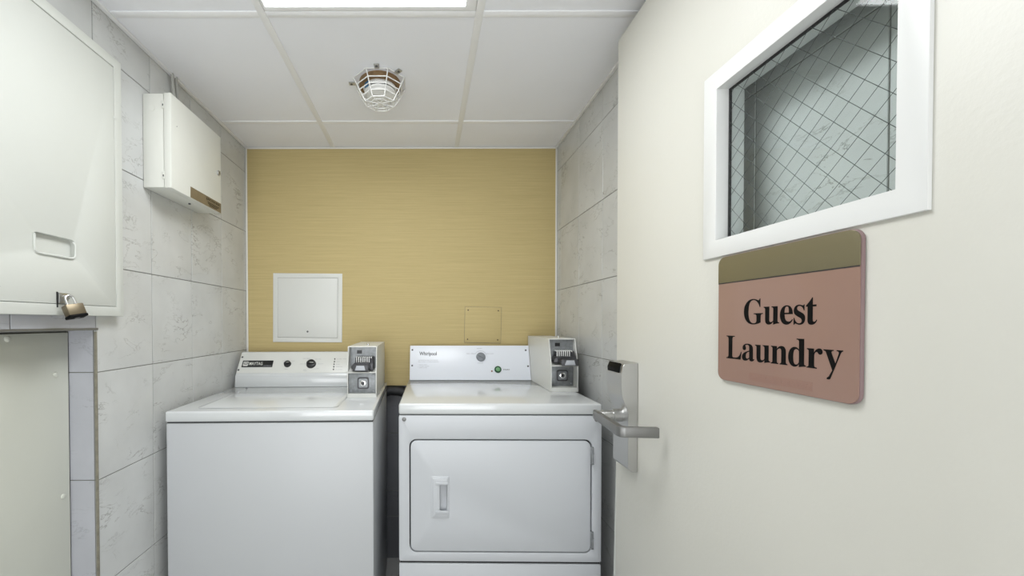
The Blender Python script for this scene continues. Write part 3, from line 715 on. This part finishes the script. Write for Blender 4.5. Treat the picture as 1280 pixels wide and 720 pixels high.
# ================================================================ COIN BOX (on both machines)
def coin_box(parent, x0, x1, y0, y1, z0, h, lean, slide, ru, rl):
    """local frame of the machine; front at y0, back at y1; returns the part"""
    hm = .49 * h
    side = [(y0, z0), (y0, z0 + hm), (y0 + lean, z0 + h), (y1, z0 + h), (y1, z0)]
    b = BM(); th = .0035
    prism(b, side, 'x', x0, x0 + th, .0008, 1); prism(b, side, 'x', x1 - th, x1, .0008, 1)
    yl = lambda z: y0 + (lean * max(0, z - hm) / (h - hm))
    prism(b, [(y0 + lean, z0 + h), (y1, z0 + h), (y1, z0 + h - th), (y0 + lean - .001, z0 + h - th)], 'x', x0 + th, x1 - th)
    box(b, x0 + th, x1 - th, y1 - th, y1, z0, z0 + h - th)
    box(b, x0 + th, x1 - th, y0, y1 - th, z0, z0 + .016)                     # sill
    box(b, x0 + th, x1 - th, y0 + .001, y0 + .075, z0 + hm - .002, z0 + hm + .002)   # shelf between the bays
    prism(b, [(y0 + .001, z0 + hm + .003), (y0 + ru, z0 + hm + .003), (y0 + ru, z0 + hm + .012)], 'x', x0 + th, x1 - th)
    cbx = obj('coin_box', b, PANEL_W, parent)
    cx = (x0 + x1) / 2; wd = x1 - x0
    # upper bay: zinc plate with a comb of coin slots
    b = BM(); zt = z0 + hm + .003; yp = y0 + ru
    box(b, x0 + th + .0005, x1 - th - .0005, yp, yp + .004, zt, z0 + h - .005)
    obj('slot_plate', b, ZINC, cbx)
    b = BM(); box(b, x0 + .030, x0 + .050, yp - .002, yp + .002, z0 + h - .032, z0 + h - .018)
    obj('coin_window', b, BLACKM, cbx)
    b = BM(); box(b, cx - .030, cx + .038, yp - .030, yp, zt + .034, zt + .053, .002)
    obj('comb_block', b, BLACKM, cbx)
    for k in range(8):
        x = cx - .024 + k * .0082
        b = box(BM(), x - .0016, x + .0016, yp - .034, yp - .004, zt + .033, zt + .057, .0006, 1)
        obj('comb_tooth', b, DETW, cbx)
    # coin slide: body fixed to the plate, tongue that pushes in
    b = BM()
    prism(b, [(cx - .042, zt + .010), (cx + .034, zt + .010), (cx + .034, zt + .034), (cx - .030, zt + .034), (cx - .042, zt + .022)], 'y', yp - .052, yp, .002)
    prism(b, [(yp - .058, zt + .006), (yp, zt + .004), (yp, zt + .056), (yp - .030, zt + .054), (yp - .058, zt + .030)], 'x', cx + .030, cx + .044, .002)
    obj('coin_slide', b, DARKST, cbx)
    b = BM(); box(b, cx - .028, cx + .022, y0 - slide, yp - .050, zt + .012, zt + .024, .002)
    box(b, cx - .034, cx + .028, y0 - slide - .008, y0 - slide + .004, zt + .004, zt + .030, .0025)
    obj('slide_tongue', b, DARKST, cbx)
    b = BM(); prism(b, [(cx - .024, zt + .008), (cx + .016, zt + .008), (cx + .011, zt + .026), (cx - .018, zt + .026)], 'y', y0 - slide - .0095, y0 - slide - .0078, .0003)
    obj('value_plate', b, mat('value_plate', (.42, .44, .47), .4) if 'value_plate' not in bpy.data.materials else bpy.data.materials['value_plate'], cbx)
    # lower bay: money box face with lock
    b = BM(); yv = y0 + rl
    box(b, x0 + th + .0008, x1 - th - .0008, yv, yv + .004, z0 + .0165, z0 + hm - .0035, .0008)
    obj('vault_door', b, ZINC, cbx)
    lzc = z0 + .0165 + (hm - .02) * .52
    b = plate(BM(), [rrect(cx - .018, cx + .027, lzc - .023, lzc + .022, .008), rrect(cx - .013, cx + .022, lzc - .018, lzc + .017, .006)], .007,
              frame_m((0, yv - .0065, 0), (1, 0, 0), (0, 0, 1)), .0015)
    obj('lock_surround', b, DARKST, cbx)
    b = plate(BM(), [rrect(cx - .0135, cx + .0225, lzc - .0185, lzc + .0175, .006)], .003, frame_m((0, yv - .003, 0), (1, 0, 0), (0, 0, 1)))
    obj('lock_plate', b, ZINC, cbx)
    b = BM(); cyl(b, (cx + .0045, yv, lzc), (cx + .0045, yv - .010, lzc), .0125, 24, bev=.0015); obj('lock_cylinder', b, CHROME, cbx)
    b = BM(); cyl(b, (cx + .0045, yv - .0095, lzc), (cx + .0045, yv - .0108, lzc), .0068, 20); box(b, cx + .0035, cx + .0055, yv - .011, yv - .009, lzc - .010, lzc)
    obj('key_hole', b, BLACKM, cbx)
    for sx, sz in ((-1, -1), (1, -1), (1, 1)):
        b = BM(); cyl(b, (cx + sx * (wd / 2 - .013), yv + .0005, lzc + sz * .031), (cx + sx * (wd / 2 - .013), yv - .003, lzc + sz * .031), .0042, 12, bev=.001)
        obj('vault_screw', b, ZINC, cbx)
    b = BM(); cyl(b, (cx + .012, y0 + lean + .085, z0 + h), (cx + .012, y0 + lean + .085, z0 + h + .008), .0055, 16, bev=.001); obj('top_lock', b, CHROME, cbx)
    return cbx

def screw(parent, M, r=.0042, m=SCREWM):
    b = BM(); lathe(b, [(r, 0), (r * .9, r * .35), (r * .4, r * .5), (.0001, r * .52)], (0, 0, 0), 14, M); return obj('screw', b, m, parent)

# ================================================================ WASHER
ws = local_thing('washing_machine', (-.519, 1.321, 0), 'white top-loading washer standing on the left, black name badge and two black knobs', 'washing machine', R(1.5))
H = .343; WT = .907
b = box(BM(), -H + .002, H - .002, .004, .615, .03, WT - .0395, .004)
obj('cabinet', b, ENAMEL_W, ws)
obj('seam', box(BM(), -H + .004, H - .004, .008, .61, WT - .040, WT - .034), SEAL, ws)
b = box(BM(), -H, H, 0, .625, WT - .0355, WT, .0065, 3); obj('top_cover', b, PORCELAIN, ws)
b = plate(BM(), [rrect(-.266, .214, .045, .455, .02)], .0012, frame_m((0, 0, WT + .0022), (1, 0, 0), (0, 1, 0)), .0009)
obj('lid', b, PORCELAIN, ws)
for x in (-.268, .216):
    b = prism(BM(), [(x - .0013, .18), (x + .0013, .18), (x + .0013, .462), (x - .0013, .462)], 'z', WT, WT + .0004)
    obj('lid_seam', b, GREYINK, ws)
b = BM(); cyl(b, (-.270, .463, WT), (-.270, .463, WT + .003), .004, 10); obj('hinge_pin', b, SCREWM, ws)
for x, y in ((-.30, .05), (.30, .05), (-.30, .58), (.30, .58)):
    b = BM(); cyl(b, (x, y, 0), (x, y, .031), .02, 16); obj('foot', b, BLACK, ws)
bk = prism(BM(), [(.500, WT), (.506, .957), (.5095, .9595), (.5115, .9635), (.5145, .967), (.5795, 1.0585), (.586, 1.0605), (.622, 1.0605), (.622, WT)], 'x', -H + .004, .2155, .0012)
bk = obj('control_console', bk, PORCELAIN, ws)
o_ = Vector((0, .5145, .967)); up = Vector((0, .065, .0915)).normalized()
MW = frame_m(o_, (1, 0, 0), up)
def wm_(off=0.0): return MW @ Matrix.Translation((0, 0, off))
obj('control_panel', plate(BM(), [rect(-.338, .2145, .0015, .1105)], .0015, wm_(.0012), .0006), PANEL_W, ws)
bp_ = obj('name_badge', plate(BM(), [rrect(-.322, -.181, .032, .067, .001)], .0015, wm_(.0026), .0003), BLACK, ws)
b = plate(BM(), [rrect(-.317, -.294, .038, .0615, .004), rrect(-.3145, -.2965, .0455, .0585, .003)], .0004, wm_(.0030))
text('M', width=.012, height=.0095, M=wm_(.0029) @ Matrix.Translation((-.3115, .0475, 0)), bm=b, bold=.02)
text('MAYTAG', width=.061, height=.0165, M=wm_(.0029) @ Matrix.Translation((-.289, .042, 0)), bm=b, bold=.012)
obj('badge_lettering', b, PANEL_W, bp_)
b = BM(); text('COMMERCIAL', width=.037, height=.0042, M=wm_(.0029) @ Matrix.Translation((-.2225, .0365, 0)), bm=b); obj('badge_lettering', b, GREYINK, bp_)
def knob(u, v, r, m, par, M, ang):
    b = BM(); N = M @ Matrix.Translation((u, v, .0012))
    lathe(b, [(r, 0), (r * .98, .003), (r * .88, .010), (r * .80, .011), (.0001, .0112)], (0, 0, 0), 32, N)
    k = obj('knob', b, m, par)
    b = box(BM(), -r * .82, r * .82, -r * .17, r * .17, .010, .0175, .002, M=N @ Matrix.Rotation(R(ang), 4, 'Z'))
    obj('knob_grip', b, m, k)
    b = box(BM(), -r * .6, r * .2, -r * .05, r * .05, .0175, .0179, M=N @ Matrix.Rotation(R(ang + 180), 4, 'Z')); obj('pointer', b, PANEL_W if m is BLACK else KNOBG, k)
    return k
knob(-.113, .0475, .0165, BLACK, ws, MW, 12)
knob(-.004, .0475, .0225, BLACK, ws, MW, -4)
b = BM()
for s, u, v, wd in (('WARM', -.143, .0635, .016), ('COLD', -.097, .0635, .015), ('HOT', -.122, .020, .016),
                    ('PERM PRESS', -.046, .0760, .032), ('DELICATES', .012, .0720, .026), ('REGULAR', -.055, .0465, .026),
                    ('BRIGHT', .028, .0465, .024), ('SPIN', -.036, .0160, .014), ('COLORS', .010, .0210, .024), ('WOOLENS', -.036, .0100, .018)):
    obj('printed_word', text(s, width=wd, height=.0032, M=wm_(.0014) @ Matrix.Translation((u, v, 0))), GREYINK, ws)
for v, s, wd in ((.074, 'IN USE  PAID', .045), (.0595, 'WASH', .014), (.046, 'RINSE', .016), (.0325, 'FINAL SPIN', .030), (.0185, 'LID UNLOCK', .032)):
    obj('printed_word', text(s, width=wd, height=.0032, M=wm_(.0014) @ Matrix.Translation((.112, v - .0016, 0))), GREYINK, ws)
for v in (.074, .0595, .046, .0325, .0185):
    b = BM(); cyl(b, (0, 0, 0), (0, 0, .0012), .0032, 12); bmesh.ops.transform(b, matrix=wm_(.0012) @ Matrix.Translation((.1025, v, 0)), verts=b.verts)
    obj('indicator_lamp', b, BLACK, ws)
for u, v in ((-.330, .086), (-.3315, .018)): screw(ws, wm_(.0012) @ Matrix.Translation((u, v, 0)), .0046)
coin_box(ws, .217, .331, .222, .622, WT + .0004, .199, .022, .010, .060, .008)

# ================================================================ DRYER
dy = local_thing('tumble_dryer', (.2485, 1.350, 0), 'white front-loading dryer on the right with square door, grey dial and green button', 'dryer', R(-.8))
DT = .9245
obj('cabinet', box(BM(), -H + .001, H - .001, .018, .600, .03, DT - .041, .003), ENAMEL, dy)
obj('seam', box(BM(), -H + .004, H - .004, .012, .597, DT - .0415, DT - .036), SEAL, dy)
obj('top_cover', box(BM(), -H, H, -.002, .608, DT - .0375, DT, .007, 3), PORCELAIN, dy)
MF = frame_m((0, 0, 0), (1, 0, 0), (0, 0, 1))          # front: u = x, v = z, n = -y
d0, d1, dz0, dz1 = -.307, .311, .4165, .8025
fp = plate(BM(), [rrect(-H, H, .385, DT - .0405, .006, 3), rrect(d0, d1, dz0, dz1, .024)], .018, MF, .003)
obj('front_panel', fp, ENAMEL, dy)
obj('door_recess', box(BM(), d0 - .01, d1 + .01, .0165, .0178, dz0 - .01, dz1 + .01), SEAL, dy)
hu0, hu1, hv0, hv1 = -.228, -.176, .540, .672
dd = obj('dryer_door', plate(BM(), [rrect(d0 + .0042, d1 - .0052, dz0 + .0042, dz1 - .0042, .021), rect(hu0 + .022, hu1 - .004, hv0 + .012, hv1 - .012)], .0155, frame_m((0, -.0012, 0), (1, 0, 0), (0, 0, 1)), .0028), ENAMEL, dy)
b = plate(BM(), [rrect(hu0 - .006, hu1 + .004, hv0 - .006, hv1 + .006, .003, 2), rrect(hu0 + .022, hu1 - .003, hv0 + .020, hv1 - .020, .005, 3)], .003, frame_m((0, -.0032, 0), (1, 0, 0), (0, 0, 1)), .0012)
plate(b, [rrect(hu0, hu1, hv0, hv1, .004, 2), rrect(hu0 + .024, hu1 - .003, hv0 + .020, hv1 - .020, .005, 3)], .004, frame_m((0, -.0062, 0), (1, 0, 0), (0, 0, 1)), .0022)
box(b, hu0 + .010, hu1 + .0, -.0085, -.005, hv1 - .022, hv1 - .013, .0015); box(b, hu0 + .010, hu1 + .0, -.0085, -.005, hv0 + .013, hv0 + .022, .0015)
obj('door_handle', b, ENAMEL, dd)
obj('handle_pocket', box(BM(), hu0 + .018, hu1 + .002, .0146, .0160, hv0 + .008, hv1 - .008), ENAMEL, dd)
for zc in (.751, .464):
    b = BM(); cyl(b, (d1 - .0005, -.0045, zc - .027), (d1 - .0005, -.0045, zc + .027), .0036, 10)
    box(b, d1 - .006, d1 + .004, -.0035, .006, zc - .028, zc + .028, .0008); box(b, d1 - .0035, d1 + .0035, -.009, -.004, zc - .030, zc - .028); box(b, d1 - .0035, d1 + .0035, -.009, -.004, zc + .006, zc + .008)
    obj('hinge', b, ZINC, dy)
obj('toe_panel', box(BM(), -H, H, 0, .016, .03, .3775, .005), ENAMEL, dy)
obj('toe_seam', box(BM(), -H + .004, H - .004, .006, .0176, .374, .388), SEAL, dy)
for x in (-.325, .325): screw(dy, frame_m((x, -.0002, .871), (1, 0, 0), (0, 0, 1)), .0072, STEELD)
for x, y in ((-.30, .05), (.30, .05), (-.30, .58), (.30, .58)):
    b = BM(); cyl(b, (x, y, 0), (x, y, .031), .02, 16); obj('foot', b, BLACK, dy)
PH = math.hypot(.055, .1585)
b = prism(BM(), [(.542, DT), (.5415, DT + .003), (.597, 1.0835), (.601, 1.085), (.610, 1.085), (.610, DT)], 'x', -.334, .2375, .001)
obj('control_console', b, ENAMEL, dy)
MY = frame_m((0, .5395, DT + .002), (1, 0, 0), (0, .056, .159))
def my_(off=0.0): return MY @ Matrix.Translation((0, 0, off))
obj('control_panel', plate(BM(), [rect(-.336, .2385, 0.0, .1695)], .0015, my_(.0012), .0006), mat('dryer_panel', (.76, .79, .85), .3), dy)
b = BM()
text('Whirlpool', width=.084, height=.024, M=my_(.0014) @ Matrix.Translation((-.291, .1145, 0)), bm=b, bold=.02)
obj('brand_lettering', b, DINK, dy)
b = BM()
for s, u, v, wd, hh in (('COMMERCIAL ELECTRIC DRYER', -.297, .0945, .095, .0036), ('HEAVY DUTY COIN OPERATED', -.297, .0865, .100, .0036),
                        ('1. SELECT TEMP', -.297, .0725, .043, .0034), ('2. INSERT COINS', -.297, .0650, .052, .0034), ('3. PUSH START', -.297, .0575, .044, .0034),
                        ('HIGH', -.012, .1530, .024, .0040), ('PERM PRESS', -.063, .1270, .042, .0036), ('DELICATE', .034, .1270, .034, .0036), ('FLUFF AIR', -.011, .0805, .026, .0034)):
    obj('printed_line', text(s, width=wd, height=hh, M=my_(.0014) @ Matrix.Translation((u, v, 0))), GREYINK, dy)
b = BM(); text('START', width=.031, height=.0055, M=my_(.0014) @ Matrix.Translation((.110, .0475, 0)), bm=b, bold=.015); obj('printed_line', b, DINK, dy)
arc = [( .0055 + .030 * math.cos(R(a)), .1125 + .030 * math.sin(R(a)), .0014) for a in range(25, 160, 9)]
b = tube(BM(), arc, .0006, 5); bmesh.ops.transform(b, matrix=MY, verts=b.verts); obj('dial_arc', b, GREYINK, dy)
k = knob(.0055, .1125, .0225, KNOBG, dy, MY, -28)
b = lathe(BM(), [(.0165, 0), (.0165, .004), (.0150, .006), (.0110, .006), (.0105, .004), (.0001, .004)], (0, 0, 0), 32, my_(.0012) @ Matrix.Translation((.084, .0505, 0)))
sb = obj('start_button', b, GREEND, dy); sb['label'] = 'green push button in a dark ring'
b = BM(); cyl(b, (0, 0, .003), (0, 0, .0075), .0098, 24, bev=.0015); bmesh.ops.transform(b, matrix=my_(.0012) @ Matrix.Translation((.084, .0505, 0)), verts=b.verts)
obj('button_cap', b, GREEN, sb)
b = BM(); cyl(b, (0, 0, 0), (0, 0, .0016), .0038, 14); bmesh.ops.transform(b, matrix=my_(.0012) @ Matrix.Translation((.055, .0425, 0)), verts=b.verts); obj('indicator_lamp', b, AMBER, dy)
for u, v in ((-.325, .148), (-.325, .070), (.2235, .146), (.2285, .067)): screw(dy, my_(.0012) @ Matrix.Translation((u, v, 0)), .0045)
coin_box(dy, .2400, .3475, .230, .612, DT + .0004, .209, .034, .066, .050, .046)

# black hose shape added to darken the gap behind the machines
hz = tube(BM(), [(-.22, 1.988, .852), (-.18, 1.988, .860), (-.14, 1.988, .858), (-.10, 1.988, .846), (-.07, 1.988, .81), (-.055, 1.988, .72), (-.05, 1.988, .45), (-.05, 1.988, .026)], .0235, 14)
tag(obj('gap_shade_hose', hz, GAP_BLACK), 'black hose shape added to darken the gap between washer and dryer', 'hose')

for o in bpy.data.objects:
    if '_part' in o: del o['_part']
